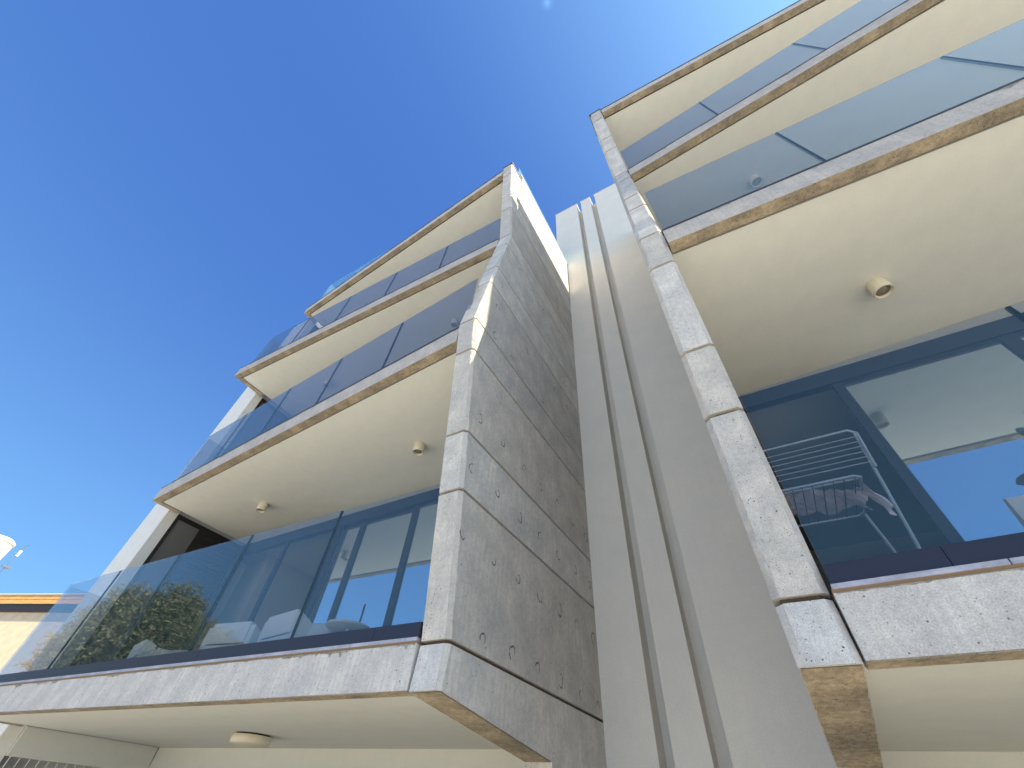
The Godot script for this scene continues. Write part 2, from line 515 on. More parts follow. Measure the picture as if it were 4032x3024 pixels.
func spotlight(at: Vector3, label: String, tilt := 0.0) -> void:
	var t := thing("ceiling_spotlight", label, "ceiling lamp", at, "cylinder spotlights under the balconies")
	var st := mb()
	lathe(st, [Vector2(0.0, 0.0), Vector2(0.042, 0.0), Vector2(0.042, -0.012)].map(func(p): return Vector2(p.x, -0.02 - p.y)), Vector3.ZERO, 28)
	build(st, "ceiling_rose", M.lamp, t)
	st = mb()
	lathe(st, [Vector2(0.050, -0.108), Vector2(0.056, -0.135), Vector2(0.063, -0.137), Vector2(0.066, -0.132), Vector2(0.066, -0.024), Vector2(0.062, -0.018), Vector2(0.0, -0.018)], Vector3.ZERO, 36)
	build(st, "lamp_housing", M.lamp, t)
	st = mb()
	lathe(st, [Vector2(0.0, -0.113), Vector2(0.0505, -0.113), Vector2(0.0505, -0.105), Vector2(0.0, -0.105)], Vector3.ZERO, 28)
	build(st, "lamp_lens", M.lens, t)
	t.scale = Vector3.ONE * 1.2
	t.position.y += 0.014

func armchair(at: Vector3, turn: float, label: String, h: float) -> void:
	var t := thing("armchair", label, "armchair", at, "white armchairs behind the glass balustrade")
	t.rotation.y = turn
	var st := mb()
	for s in [[-0.30, -0.30], [0.25, -0.30], [-0.30, 0.25], [0.25, 0.25]]:
		st = mb()
		box(st, Vector3(s[0], 0.0, s[1]), Vector3(s[0] + 0.05, 0.22, s[1] + 0.05))
		build(st, "leg", M.chair, t)
	st = mb()
	box(st, Vector3(-0.33, 0.22, -0.33), Vector3(0.33, 0.30, 0.33))
	build(st, "seat_frame", M.chair, t)
	st = mb()
	plan(st, [Vector2(-0.24, 0.31), Vector2(0.24, 0.31), Vector2(0.25, 0.26), Vector2(0.25, -0.18), Vector2(-0.25, -0.18), Vector2(-0.25, 0.26)], 0.301, 0.42)
	build(st, "seat_cushion", M.cushion, t)
	for s in [-1.0, 1.0]:
		st = mb()
		var x0: float = -0.33 if s < 0 else 0.262
		# the arm rises towards the back
		var p := PackedVector2Array([Vector2(0.30, 0.33), Vector2(0.50, 0.32), Vector2(h - 0.06, -0.20), Vector2(h, -0.33), Vector2(0.30, -0.33)])
		loft_x(st, p, 0, x0, x0 + 0.068, 0.004, 0.004, 0.0)
		build(st, "arm", M.chair, t)
	st = mb()
	var q := PackedVector2Array([Vector2(0.43, -0.20), Vector2(h + 0.02, -0.29), Vector2(h + 0.03, -0.345), Vector2(0.31, -0.335)])
	loft_x(st, q, 0, -0.258, 0.258, 0.006, 0.006, 0.0)
	build(st, "backrest", M.chair, t)

func olive_tree(at: Vector3, label: String, lobes: Array, sd: int) -> void:
	var t := thing("olive_tree", label, "tree", at, "olive trees across the street")
	var r := RandomNumberGenerator.new()
	r.seed = sd
	var st := mb()
	tube(st, [Vector3.ZERO, Vector3(0.08, 0.8, 0.05), Vector3(-0.05, 1.6, 0.1), Vector3(0.05, 2.4, 0.0)], 0.24, 9)
	for l in lobes:
		tube(st, [Vector3(0.0, 1.9, 0.0), (l[0] as Vector3) * Vector3(0.5, 0.65, 0.5) + Vector3(0, 0.5, 0), l[0]], 0.08, 7)
	build(st, "trunk", M.bark, t)
	st = mb()
	for l in lobes:
		var c: Vector3 = l[0]
		var rad: Vector3 = l[1]
		var count: int = l[2]
		for i in count:
			# twigs first, then leaves along them, so that the crown clumps
			var d := Vector3(r.randfn(), r.randfn(), r.randfn()).normalized()
			var o := c + d * rad * pow(r.randf(), 0.42) * r.randf_range(0.8, 1.1)
			var twig := (d + Vector3(r.randfn() * 0.5, 0.35 + r.randfn() * 0.4, r.randfn() * 0.5)).normalized()
			for k in 8:
				var p := o + twig * 0.055 * k + Vector3(r.randfn(), r.randfn(), r.randfn()) * 0.02
				var leaf := (twig * 0.6 + Vector3(r.randfn(), r.randfn(), r.randfn()) * 0.7).normalized() * r.randf_range(0.13, 0.22)
				var side := leaf.cross(Vector3(r.randfn(), r.randfn(), r.randfn())).normalized() * 0.032
				st.add_vertex(p)
				st.add_vertex(p + leaf * 0.5 + side)
				st.add_vertex(p + leaf)
				st.add_vertex(p)
				st.add_vertex(p + leaf)
				st.add_vertex(p + leaf * 0.5 - side)
	build(st, "crown", M.olive, t)

# cloudless air: deep overhead, paler to the horizon, brighter round the sun
func clear_sky(towards: Vector3) -> ImageTexture:
	var w := 512
	var h := 256
	var im := Image.create(w, h, false, Image.FORMAT_RGBF)
	var top := Color(0.0221, 0.0610, 0.1858)
	var low := Color(0.1068, 0.2417, 0.4094)
	var halo := Color(0.19, 0.36, 0.55)
	for v in h:
		var el := PI * 0.5 - PI * (v + 0.5) / h
		var y := sin(el)
		var t := pow(1.0 - maxf(y, 0.0), 2.5)
		for u in w:
			var a := TAU * (u + 0.5) / w
			var d := Vector3(sin(a) * cos(el), y, -cos(a) * cos(el))
			var c := maxf(d.dot(towards), 0.0)
			var g := pow(c, 5.0)
			var col := top.lerp(low, t).lerp(halo, g)
			im.set_pixel(u, v, col)
	return ImageTexture.create_from_image(im)

# ---------------------------------------------------------------- the scene
func _ready() -> void:
	rng.seed = 4711
	# camera
	var cam := Camera3D.new()
	cam.projection = Camera3D.PROJECTION_PERSPECTIVE
	cam.fov = 85.8
	cam.near = 0.05
	cam.far = 2000.0
	cam.transform = Transform3D(Basis(Vector3(0.864746, 0.062269, -0.498333), Vector3(0.330359, 0.676839, 0.657839), Vector3(0.378255, -0.733493, 0.564722)).orthonormalized(), Vector3(0, EYE, 0))
	add_child(cam)
	cam.make_current()
	# sky, exposure
	var env := Environment.new()
	env.background_mode = Environment.BG_SKY
	var sky := Sky.new()
	var sm := PanoramaSkyMaterial.new()
	sm.panorama = clear_sky(Vector3(1.0, 0.895, -0.015).normalized())
	sky.sky_material = sm
	env.sky = sky
	env.ambient_light_source = Environment.AMBIENT_SOURCE_SKY
	env.tonemap_mode = Environment.TONE_MAPPER_LINEAR
	env.tonemap_exposure = 3.45
	env.sdfgi_enabled = true
	env.ssao_enabled = true
	env.ssil_enabled = true
	var we := WorldEnvironment.new()
	we.environment = env
	add_child(we)
	# sun: low along the street, a hair behind the front
	var sun := DirectionalLight3D.new()
	sun.name = "sun"
	sun.light_energy = 1.02
	sun.light_color = Color(1.0, 0.945, 0.82)
	sun.light_angular_distance = 0.5
	sun.shadow_enabled = true
	add_child(sun)
	sun.look_at_from_position(Vector3(10, 8.95, -0.15), Vector3.ZERO, Vector3.UP)

	materials()

	# ground
	var gp := PlaneMesh.new()
	gp.size = Vector2(1600, 1600)
	var ground := place(gp, "ground", M.paving, self)
	ground.set_meta("kind", "structure")

	var ap := BoxMesh.new()
	ap.size = Vector3(19.0, 0.004, 7.2)
	var dark_sheet := place(ap, "added_dark_floor", M.dark_ground, self, Transform3D(Basis(), Vector3(-1.3, 0.006, -5.75)))  # unseen dark sheet, added to reduce light bounced onto the lowest ceilings
	dark_sheet.set_meta("kind", "structure")

	var tops := [0.808, 3.975, 7.148, 10.325]

	# ------------------------------------------------ block that ends in a white pier
	var west := thing("apartment_block", "grey concrete apartment block ending in a white rendered pier, white armchairs on its lowest balcony", "apartment block")
	side_wall(west, -2.14, -1.90, 0.010, 0.024)
	tie_marks(west, -1.90)
	var wl := -9.32
	var wf := [[-2.12, -2.362], [-2.405, -2.000], [-2.122, -2.345], [-2.47, -2.05]]
	for i in 4:
		slab(west, wl, wf[i][0], -2.1405, wf[i][1], tops[i], i == 0, true)
	var wline := func(i: int, x: float, inset: float) -> float: return lerpf(wf[i][0], wf[i][1], (x - wl) / (-2.14 - wl)) - inset
	var wx := [-8.97, -7.605, -6.235, -4.855, -3.48, -2.145]
	var wx2 := [-8.93, -7.605, -6.235, -4.855, -3.48, -2.06]
	# tiles and sealant under the lowest balustrade
	var seal := mb()
	var f0 := func(x: float) -> float: return wline.call(0, x, 0.0)
	plan(seal, [Vector2(-9.30, f0.call(-9.30) - 0.004), Vector2(-2.15, f0.call(-2.15) - 0.004), Vector2(-2.15, f0.call(-2.15) - 0.2), Vector2(-9.30, f0.call(-9.30) - 0.2)], 0.809 + EYE, 0.823 + EYE)
	build(seal, "sealant_line", M.rust, west)
	var tx := -2.152
	while tx > -9.28:
		var q := maxf(tx - 0.606, -9.30)
		var st := mb()
		plan(st, [Vector2(q + 0.003, f0.call(q) + 0.004), Vector2(tx - 0.003, f0.call(tx) + 0.004), Vector2(tx - 0.003, f0.call(tx) - 0.3), Vector2(q + 0.003, f0.call(q) - 0.3)], 0.8235 + EYE, 0.845 + EYE)
		build(st, "floor_tile", M.tile, west)
		tx -= 0.606
	balustrade(west, wx, func(x): return wline.call(0, x, 0.03), 0.846, 2.085, 0.092, M.rail, [-6.9, -4.62, -2.56])
	balustrade(west, wx2, func(x): return wline.call(1, x, 0.022), 3.977, 5.105, 0.02, M.smoked)
	balustrade(west, wx, func(x): return wline.call(2, x, 0.022), 7.150, 8.25, 0.02, M.smoked)
	# short glass returns at the free end
	for r in [[0, 0.846, 2.06], [1, 3.977, 5.08], [2, 7.150, 8.22]]:
		var st := mb()
		var z0: float = wline.call(r[0], -8.95, 0.05)
		box(st, Vector3(-8.975, r[1] + EYE, -2.88), Vector3(-8.958, r[2] + EYE, z0))
		build(st, "glass_return", M.rail if r[0] == 0 else M.smoked, west)
	# white pier and the dark opening behind it
	var st2 := mb()
	box(st2, Vector3(-10.25, 0.0, -2.936), Vector3(-9.385, 10.32 + EYE, -2.752))
	build(st2, "pier_wall", M.white, west)
	st2 = mb()
	box(st2, Vector3(-10.25, 0.0, -5.0), Vector3(-10.10, 10.32 + EYE, -2.937))
	build(st2, "pier_outer_wall", M.white, west)
	st2 = mb()
	box(st2, Vector3(-10.099, 10.06 + EYE, -5.0), Vector3(-9.385, 10.31 + EYE, -2.937))
	build(st2, "pier_roof", M.white, west)
	for i in 4:
		st2 = mb()
		box(st2, Vector3(-10.099, tops[i] - 0.25 + EYE, -5.0), Vector3(-9.385, tops[i] + 0.039 + EYE, -2.937))
		if i < 3: build(st2, "shaft_floor", M.room, west)
	st2 = mb()
	plan(st2, [Vector2(-9.384, -2.753), Vector2(-9.36, -2.753), Vector2(-9.36, -2.935), Vector2(-9.384, -2.935)], 0.0, 10.31 + EYE)
	build(st2, "pier_reveal", M.white, west)
	for i in 3:
		var y0: float = tops[i] + 0.04
		var y1: float = tops[i + 1] - 0.263 + 0.015
		st2 = mb()
		box(st2, Vector3(-9.383, y1 - 0.075 + EYE, -4.33), Vector3(-9.345, y1 + EYE, -2.94))
		box(st2, Vector3(-9.383, y0 + EYE, -2.99), Vector3(-9.345, y1 - 0.076 + EYE, -2.94))
		box(st2, Vector3(-9.383, y0 + EYE, -3.51), Vector3(-9.345, y1 - 0.076 + EYE, -3.425))
		box(st2, Vector3(-9.383, y0 + EYE, -4.33), Vector3(-9.345, y1 - 0.076 + EYE, -4.27))
		box(st2, Vector3(-9.383, y0 + EYE, -4.27), Vector3(-9.345, y0 + 0.07 + EYE, -2.99))
		var fr := build(st2, "side_window", M.frame, west)
		st2 = mb()
		box(st2, Vector3(-9.378, y0 + 0.071 + EYE, -3.4245), Vector3(-9.368, y1 - 0.077 + EYE, -2.9905))
		build(st2, "frosted_pane", M.frosted, fr)
		var y := y0 + 0.10
		while y < y1 - 0.10:
			st2 = mb()
			loft_x(st2, PackedVector2Array([Vector2(y + EYE, -3.512), Vector2(y + 0.076 + EYE, -3.512), Vector2(y + 0.076 + EYE, -4.268), Vector2(y + EYE, -4.268)]), 0, -9.378, -9.350, 0.001, 0.001, 0.0)
			build(st2, "louvre_slat", M.frame, fr)
			y += 0.085
	# rooms: rear and end walls
	st2 = mb()
	box(st2, Vector3(-10.25, 0.0, BACK), Vector3(-2.142, 10.30 + EYE, BACK + 0.19))
	build(st2, "rear_wall", M.room, west)
	st2 = mb()
	box(st2, Vector3(-10.25, 0.0, BACK + 0.191), Vector3(-9.32, 10.30 + EYE, -5.001))
	build(st2, "end_wall", M.room, west)
	sliding_doors(west, -9.34, -2.142, -4.335, 0.81, 3.535, 3.733, [[-7.85, 0.10, 0.0], [-6.44, 0.15, 0.0], [-5.86, 0.12, -0.05], [-4.625, 0.115, 0.0]], [[-6.29, -4.625, -0.05], [-4.51, -2.20, 0.0]])
	sliding_doors(west, -9.34, -2.142, -4.335, 3.98, 6.72, 6.906, [[-6.4, 0.12, 0.0], [-4.6, 0.12, 0.0]], [[-9.28, -6.4, 0.0], [-6.28, -4.6, 0.0], [-4.48, -2.20, 0.0]])
	sliding_doors(west, -9.34, -2.142, -4.335, 7.15, 9.89, 10.078, [[-6.4, 0.12, 0.0], [-4.6, 0.12, 0.0]], [[-9.28, -6.4, 0.0], [-6.28, -4.6, 0.0], [-4.48, -2.20, 0.0]])
	# ground floor under the lowest balcony
	st2 = mb()
	box(st2, Vector3(-9.30, 0.0, -4.95), Vector3(-2.142, 0.565 + EYE, -4.75))
	build(st2, "ground_floor_wall", M.plaster, west)
	st2 = mb()
	box(st2, Vector3(-9.384, 0.26 + EYE, -4.74), Vector3(-9.31, 0.56 + EYE, -2.94))
	build(st2, "ground_floor_side_wall", M.plaster, west)
	st2 = mb()
	box(st2, Vector3(-9.384, 0.0, -4.74), Vector3(-9.31, EYE - 0.75, -2.94))
	build(st2, "ground_floor_side_wall", M.plaster, west)
	for k in 16:
		st2 = mb()
		var z := -2.99 - 0.112 * k
		tube(st2, [Vector3(-9.325, EYE - 0.75, z), Vector3(-9.325, 0.26 + EYE, z)], 0.008, 6)
		build(st2, "window_bar", M.cap, west)
	# roof edge: coping, raised parapet, clear glass
	var r0 := func(x: float) -> float: return wline.call(3, x, 0.0)
	st2 = mb()
	plan(st2, [Vector2(-9.335, r0.call(-9.335) + 0.012), Vector2(-2.141, r0.call(-2.141) + 0.012), Vector2(-2.141, -2.42), Vector2(-9.335, -2.42 - 0.3)], 10.327 + EYE, 10.352 + EYE)
	plan(st2, [Vector2(-2.14, -2.006), Vector2(-1.888, -2.006), Vector2(-1.888, -2.47), Vector2(-2.14, -2.47)], 10.332 + EYE, 10.395 + EYE)
	build(st2, "roof_coping", M.coping, west)
	st2 = mb()
	box(st2, Vector3(-2.14, 10.262 + EYE, -9.0), Vector3(-1.905, 10.64 + EYE, -2.492))
	box(st2, Vector3(-9.25, 10.353 + EYE, -2.95), Vector3(-2.141, 10.64 + EYE, -2.75))
	build(st2, "roof_parapet", M.white, west)
	st2 = mb()
	box(st2, Vector3(-2.15, 10.641 + EYE, -9.0), Vector3(-1.892, 10.685 + EYE, -2.40))
	build(st2, "parapet_coping", M.cap, west)
	for k in 3:
		st2 = mb()
		var z := -2.38 - 1.2 * k
		box(st2, Vector3(-1.985, 10.686 + EYE, z - 1.192), Vector3(-1.970, 11.28 + EYE, z))
		build(st2, "roof_glass", M.clear, west)
	for k in 5:
		st2 = mb()
		var x := -8.82 + 1.366 * k
		box(st2, Vector3(x, 10.353 + EYE, -2.46), Vector3(x + 1.356, 11.28 + EYE, -2.446))
		build(st2, "roof_glass", M.clear, west)
	st2 = mb()
	box(st2, Vector3(-8.84, 10.353 + EYE, -4.2), Vector3(-8.825, 11.35 + EYE, -2.47))
	build(st2, "roof_glass", M.clear, west)

	# ------------------------------------------------ block with the drying rack
	var east := thing("apartment_block", "grey concrete apartment block with a laundry rack on its lowest balcony", "apartment block")
	side_wall(east, -0.012, 0.222, 0.028, 0.022)
	var ex := 7.4
	var ef := [[-2.365, -1.99], [-1.985, -2.335], [-2.36, -1.985], [-2.035, -2.40]]
	for i in 4:
		slab(east, 0.2225, ef[i][0], ex, ef[i][1], tops[i], i == 0, false)
	var eline := func(i: int, x: float, inset: float) -> float: return lerpf(ef[i][0], ef[i][1], (x - 0.222) / (ex - 0.222)) - inset
	var exs := [0.240, 1.605, 2.975, 4.345, 5.715, 7.085]
	var e0 := func(x: float) -> float: return eline.call(0, x, 0.0)
	seal = mb()
	plan(seal, [Vector2(0.232, e0.call(0.232) - 0.004), Vector2(7.38, e0.call(7.38) - 0.004), Vector2(7.38, e0.call(7.38) - 0.2), Vector2(0.232, e0.call(0.232) - 0.2)], 0.809 + EYE, 0.823 + EYE)
	build(seal, "sealant_line", M.rust, east)
	tx = 0.235
	while tx < 7.3:
		var q := tx + 0.606
		var st := mb()
		plan(st, [Vector2(tx + 0.003, e0.call(tx) + 0.004), Vector2(q - 0.003, e0.call(q) + 0.004), Vector2(q - 0.003, e0.call(q) - 0.3), Vector2(tx + 0.003, e0.call(tx) - 0.3)], 0.8235 + EYE, 0.845 + EYE)
		build(st, "floor_tile", M.tile, east)
		tx += 0.606
	balustrade(east, exs, func(x): return eline.call(0, x, 0.03), 0.846, 2.085, 0.088, M.rail, [0.677, 2.7, 4.9])
	balustrade(east, exs, func(x): return eline.call(1, x, 0.022), 3.977, 5.075, 0.02, M.smoked)
	balustrade(east, exs, func(x): return eline.call(2, x, 0.022), 7.150, 8.24, 0.02, M.smoked)
	sliding_doors(east, 0.224, 7.2, -4.285, 0.81, 3.535, 3.733, [[1.315, 0.09, 0.0], [2.70, 0.115, 0.0], [4.2, 0.1, 0.0]], [[1.405, 2.70, 0.0], [2.815, 4.2, 0.0], [4.3, 7.14, 0.0]])
	sliding_doors(east, 0.224, 7.2, -4.285, 3.98, 6.72, 6.906, [[2.5, 0.12, 0.0], [4.8, 0.12, 0.0]], [[0.285, 2.5, 0.0], [2.62, 4.8, 0.0], [4.92, 7.14, 0.0]])
	sliding_doors(east, 0.224, 7.2, -4.285, 7.15, 9.89, 10.078, [[2.5, 0.12, 0.0], [4.8, 0.12, 0.0]], [[0.285, 2.5, 0.0], [2.62, 4.8, 0.0], [4.92, 7.14, 0.0]])
	st2 = mb()
	box(st2, Vector3(0.224, 0.0, BACK), Vector3(7.4, 10.30 + EYE, BACK + 0.19))
	build(st2, "rear_wall", M.room, east)
	st2 = mb()
	box(st2, Vector3(7.2, 0.0, BACK + 0.191), Vector3(7.4, 10.06 + EYE, -4.2))
	build(st2, "end_wall", M.white, east)
	st2 = mb()
	box(st2, Vector3(0.224, 0.0, -4.95), Vector3(7.19, 0.565 + EYE, -4.75))
	build(st2, "ground_floor_wall", M.plaster, east)
	var rr := func(x: float) -> float: return eline.call(3, x, 0.0)
	st2 = mb()
	plan(st2, [Vector2(0.223, rr.call(0.223) + 0.012), Vector2(7.41, rr.call(7.41) + 0.012), Vector2(7.41, -2.9), Vector2(0.223, -2.9)], 10.327 + EYE, 10.352 + EYE)
	plan(st2, [Vector2(-0.024, -2.006), Vector2(0.222, -2.006), Vector2(0.222, -2.47), Vector2(-0.024, -2.47)], 10.332 + EYE, 10.375 + EYE)
	build(st2, "roof_coping", M.coping, east)
	st2 = mb()
	box(st2, Vector3(-0.010, 10.262 + EYE, -9.0), Vector3(0.220, 10.74 + EYE, -2.492))
	build(st2, "roof_parapet", M.white, east)
	st2 = mb()
	box(st2, Vector3(-0.018, 10.741 + EYE, -9.0), Vector3(0.23, 10.785 + EYE, -2.40))
	build(st2, "parapet_coping", M.cap, east)

	# ------------------------------------------------ rendered tower between the blocks
	var tower := thing("stair_tower", "tall cream rendered tower with two vertical grooves between two concrete blocks", "tower")
	var th := 14.62 + EYE
	var cols := [[-2.19, -1.397], [-1.258, -0.930], [-0.772, 1.6]]
	for c in cols:
		st2 = mb()
		var xa: float = c[0]
		var xb: float = c[1]
		if xa < -2.0:
			box(st2, Vector3(-1.899, 0.0, -5.28), Vector3(xb, th, -5.03))
			box(st2, Vector3(xa, 10.70 + EYE, -5.28), Vector3(-1.8995, th, -5.031))
		elif xb > 0.0:
			box(st2, Vector3(xa, 0.0, -5.28), Vector3(-0.013, th, -5.03))
			box(st2, Vector3(-0.0125, 10.80 + EYE, -5.28), Vector3(xb, th, -5.031))
		else:
			box(st2, Vector3(xa, 0.0, -5.28), Vector3(xb, th, -5.03))
		var w := build(st2, "wall_strip", M.tower, tower)
		st2 = mb()
		box(st2, Vector3(xa - 0.012, th + 0.001, -5.30), Vector3(xb + 0.012, th + 0.03, -5.012))
		build(st2, "metal_cap", M.cap, w)
	st2 = mb()
	box(st2, Vector3(-1.899, 0.0, -5.6), Vector3(-0.013, th - 0.12, -5.281))
	build(st2, "groove_back", M.tower, tower)
	st2 = mb()
	box(st2, Vector3(-1.899, th - 0.119, -5.6), Vector3(-0.013, th - 0.09, -5.281))
	build(st2, "groove_cap", M.cap, tower)
	st2 = mb()
	box(st2, Vector3(-2.19, 10.70 + EYE, -8.5), Vector3(1.6, th - 0.13, -5.602))
	build(st2, "tower_body", M.tower, tower)

	# ------------------------------------------------ lamps
	spotlight(Vector3(-3.72, 3.735 + EYE, -3.31), "cream cylinder spotlight on lowest balcony ceiling near the concrete side wall")
	spotlight(Vector3(-7.39, 3.735 + EYE, -3.40), "cream cylinder spotlight on lowest balcony ceiling near the louvred side window")
	spotlight(Vector3(1.81, 3.735 + EYE, -3.305), "cream cylinder spotlight on the ceiling above the laundry rack balcony")
	spotlight(Vector3(-3.73, 6.908 + EYE, -3.31), "cylinder spotlight behind second balcony glass, beside the folded concrete side wall")
	spotlight(Vector3(-7.39, 6.908 + EYE, -3.31), "cylinder spotlight behind second balcony glass, towards the white pier")
	spotlight(Vector3(1.82, 6.908 + EYE, -3.31), "cylinder spotlight behind the glass one storey above the laundry rack")
	var disc := thing("ceiling_light", "flat round cream light under the lowest balcony, above the ground floor", "ceiling lamp", Vector3(-5.55, 0.567 + EYE, -3.75))
	st2 = mb()
	lathe(st2, [Vector2(0.0, -0.105), Vector2(0.198, -0.098), Vector2(0.208, -0.090), Vector2(0.208, -0.024), Vector2(0.0, -0.024)], Vector3.ZERO, 48)
	build(st2, "lamp_shade", M.lamp, disc)
	st2 = mb()
	lathe(st2, [Vector2(0.0, -0.023), Vector2(0.175, -0.023), Vector2(0.175, 0.0), Vector2(0.0, 0.0)], Vector3.ZERO, 36)
	build(st2, "ceiling_plate", M.frame, disc)

	# ------------------------------------------------ things on the balconies
	var fy: float = 0.804 + EYE
	armchair(Vector3(-6.75, fy, -2.98), PI * 0.93, "white armchair behind the glass, closest to the white pier", 0.44)
	armchair(Vector3(-5.05, fy, -2.98), PI * 1.05, "white armchair in the middle of the row behind the glass", 0.47)
	armchair(Vector3(-4.15, fy, -2.98), PI * 0.96, "white armchair behind the glass, closest to the concrete side wall", 0.47)
	rack()
	plant_and_chair()
	table_things()
	neighbour()
	olive_tree(Vector3(-24.9, 0, 5.2), "larger olive tree across the street, mirrored in the lowest balcony glass", [[Vector3(0.5, 6.2, 0), Vector3(1.2, 1.9, 1.3), 2000], [Vector3(-1.5, 5.4, 0.4), Vector3(1.4, 1.9, 1.4), 2000], [Vector3(0.2, 4.0, 0.3), Vector3(1.9, 1.5, 1.6), 2200]], 5)
	olive_tree(Vector3(-19.9, 0, 5.0), "smaller olive tree across the street, mirrored in the lowest balcony glass", [[Vector3(-0.5, 5.7, 0), Vector3(1.35, 1.8, 1.3), 2300], [Vector3(0.9, 4.8, 0.2), Vector3(1.5, 1.6, 1.4), 1900], [Vector3(2.9, 4.3, 0.0), Vector3(1.2, 1.5, 1.2), 1500], [Vector3(0.4, 3.8, 0.2), Vector3(2.3, 1.3, 1.6), 1900]], 9)

func rack() -> void:
	var y := 0.805 + EYE
	var at := Vector3(0.56, y, -3.36)
	var t := thing("drying_rack", "folding metal drying rack with a shirt on it behind the balcony glass", "drying rack", at)
	var st := mb()
	# upright wing at the street side, a deep flat bed behind it, crossed legs below
	var zf := 0.28
	var zb := -0.28
	var yb := 0.935
	st = mb()
	tube(st, [Vector3(-0.30, yb + 0.03, zf), Vector3(-0.30, yb + 0.31, zf), Vector3(-0.27, yb + 0.35, zf), Vector3(0.285, yb + 0.35, zf), Vector3(0.325, yb + 0.31, zf), Vector3(0.30, yb + 0.03, zf)], 0.0095, 8)
	build(st, "wing_frame", M.steel, t)
	for k in 6:
		st = mb()
		var v := yb + 0.075 + 0.042 * k
		tube(st, [Vector3(-0.30, v, zf), Vector3(0.30 + 0.025 * (v - yb) / 0.3, v, zf)], 0.0034, 5)
		build(st, "wing_wire", M.steel, t)
	st = mb()
	tube(st, [Vector3(-0.30, yb, zf), Vector3(0.16, yb, zf), Vector3(0.20, yb, zf - 0.03), Vector3(0.215, yb, zb + 0.03), Vector3(0.18, yb, zb), Vector3(-0.30, yb, zb), Vector3(-0.30, yb, zf)], 0.0095, 8)
	build(st, "bed_frame", M.steel, t)
	st = mb()
	tube(st, [Vector3(-0.30, yb + 0.005, zf - 0.05), Vector3(0.20, yb + 0.005, zf - 0.05)], 0.0085, 8)
	build(st, "bed_bar", M.steel, t)
	for k in 8:
		st = mb()
		var x := -0.265 + 0.062 * k
		tube(st, [Vector3(x, yb + 0.002, zf), Vector3(x, yb + 0.002, zb)], 0.0036, 5)
		build(st, "bed_wire", M.gasket, t)
	for l in [[Vector3(0.315, yb + 0.32, zf - 0.004), Vector3(0.28, 0.55, zf - 0.12), Vector3(0.25, 0.012, zf - 0.25)], [Vector3(0.215, yb - 0.004, zb + 0.02), Vector3(0.23, 0.5, zb + 0.14), Vector3(0.25, 0.012, zb + 0.36)], [Vector3(-0.31, yb + 0.30, zf - 0.004), Vector3(-0.31, 0.55, zf - 0.12), Vector3(-0.31, 0.012, zf - 0.25)], [Vector3(-0.31, yb - 0.004, zb + 0.02), Vector3(-0.31, 0.5, zb + 0.14), Vector3(-0.31, 0.012, zb + 0.36)]]:
		st = mb()
		tube(st, l, 0.0105, 8)
		build(st, "leg", M.steel, t)
	# the shirt, laid over the wires
	var c := thing("shirt", "crumpled mauve shirt lying over the wires of the drying rack", "shirt", at)
	st = mb()
	st.set_smooth_group(1)
	var n := FastNoiseLite.new()
	n.seed = 3
	n.frequency = 2.2
	var pts := func(u: float, v: float) -> Vector3:
		var near := 0.16 + 0.05 * sin(u * 5.0 + 0.6) - 0.06 * absf(u - 0.55)
		var far := -0.22 + 0.05 * sin(u * 7.0) + 0.10 * u
		var x := lerpf(-0.30, 0.24 - 0.05 * sin(v * 3.0), u)
		var k := n.get_noise_2d(u * 2.4, v * 1.8) * 0.03 + 0.012 * sin(u * 21.0 + v * 5.0)
		var fall := maxf(0.0, u - 0.84) * maxf(0.0, u - 0.84) * 3.2
		return Vector3(x, yb + 0.016 + maxf(k, -0.010) - fall, lerpf(near, far, v))
	var U := 44
	var V := 28
	for i in U:
		for j in V:
			quad(st, pts.call(float(i) / U, float(j) / V), pts.call(float(i + 1) / U, float(j) / V), pts.call(float(i + 1) / U, float(j + 1) / V), pts.call(float(i) / U, float(j + 1) / V))
	build(st, "shirt_body", M.cloth, c)
	st = mb()
	st.set_smooth_group(1)
	# a sleeve falling past the end of the bed
	var sl := func(u: float, v: float) -> Vector3:
		return Vector3(lerpf(0.20, 0.275, v) + 0.02 * sin(u * 9.0) * v, yb + 0.01 - v * v * 0.21 - 0.02 * sin(u * 5.0 + v * 4.0) * v, 0.15 - u * (0.16 - 0.08 * v) + 0.015 * sin(v * 9.0))
	for i in 12:
		for j in 10:
			quad(st, sl.call(i / 12.0, j / 10.0), sl.call((i + 1) / 12.0, j / 10.0), sl.call((i + 1) / 12.0, (j + 1) / 10.0), sl.call(i / 12.0, (j + 1) / 10.0))
	build(st, "sleeve", M.cloth, c)

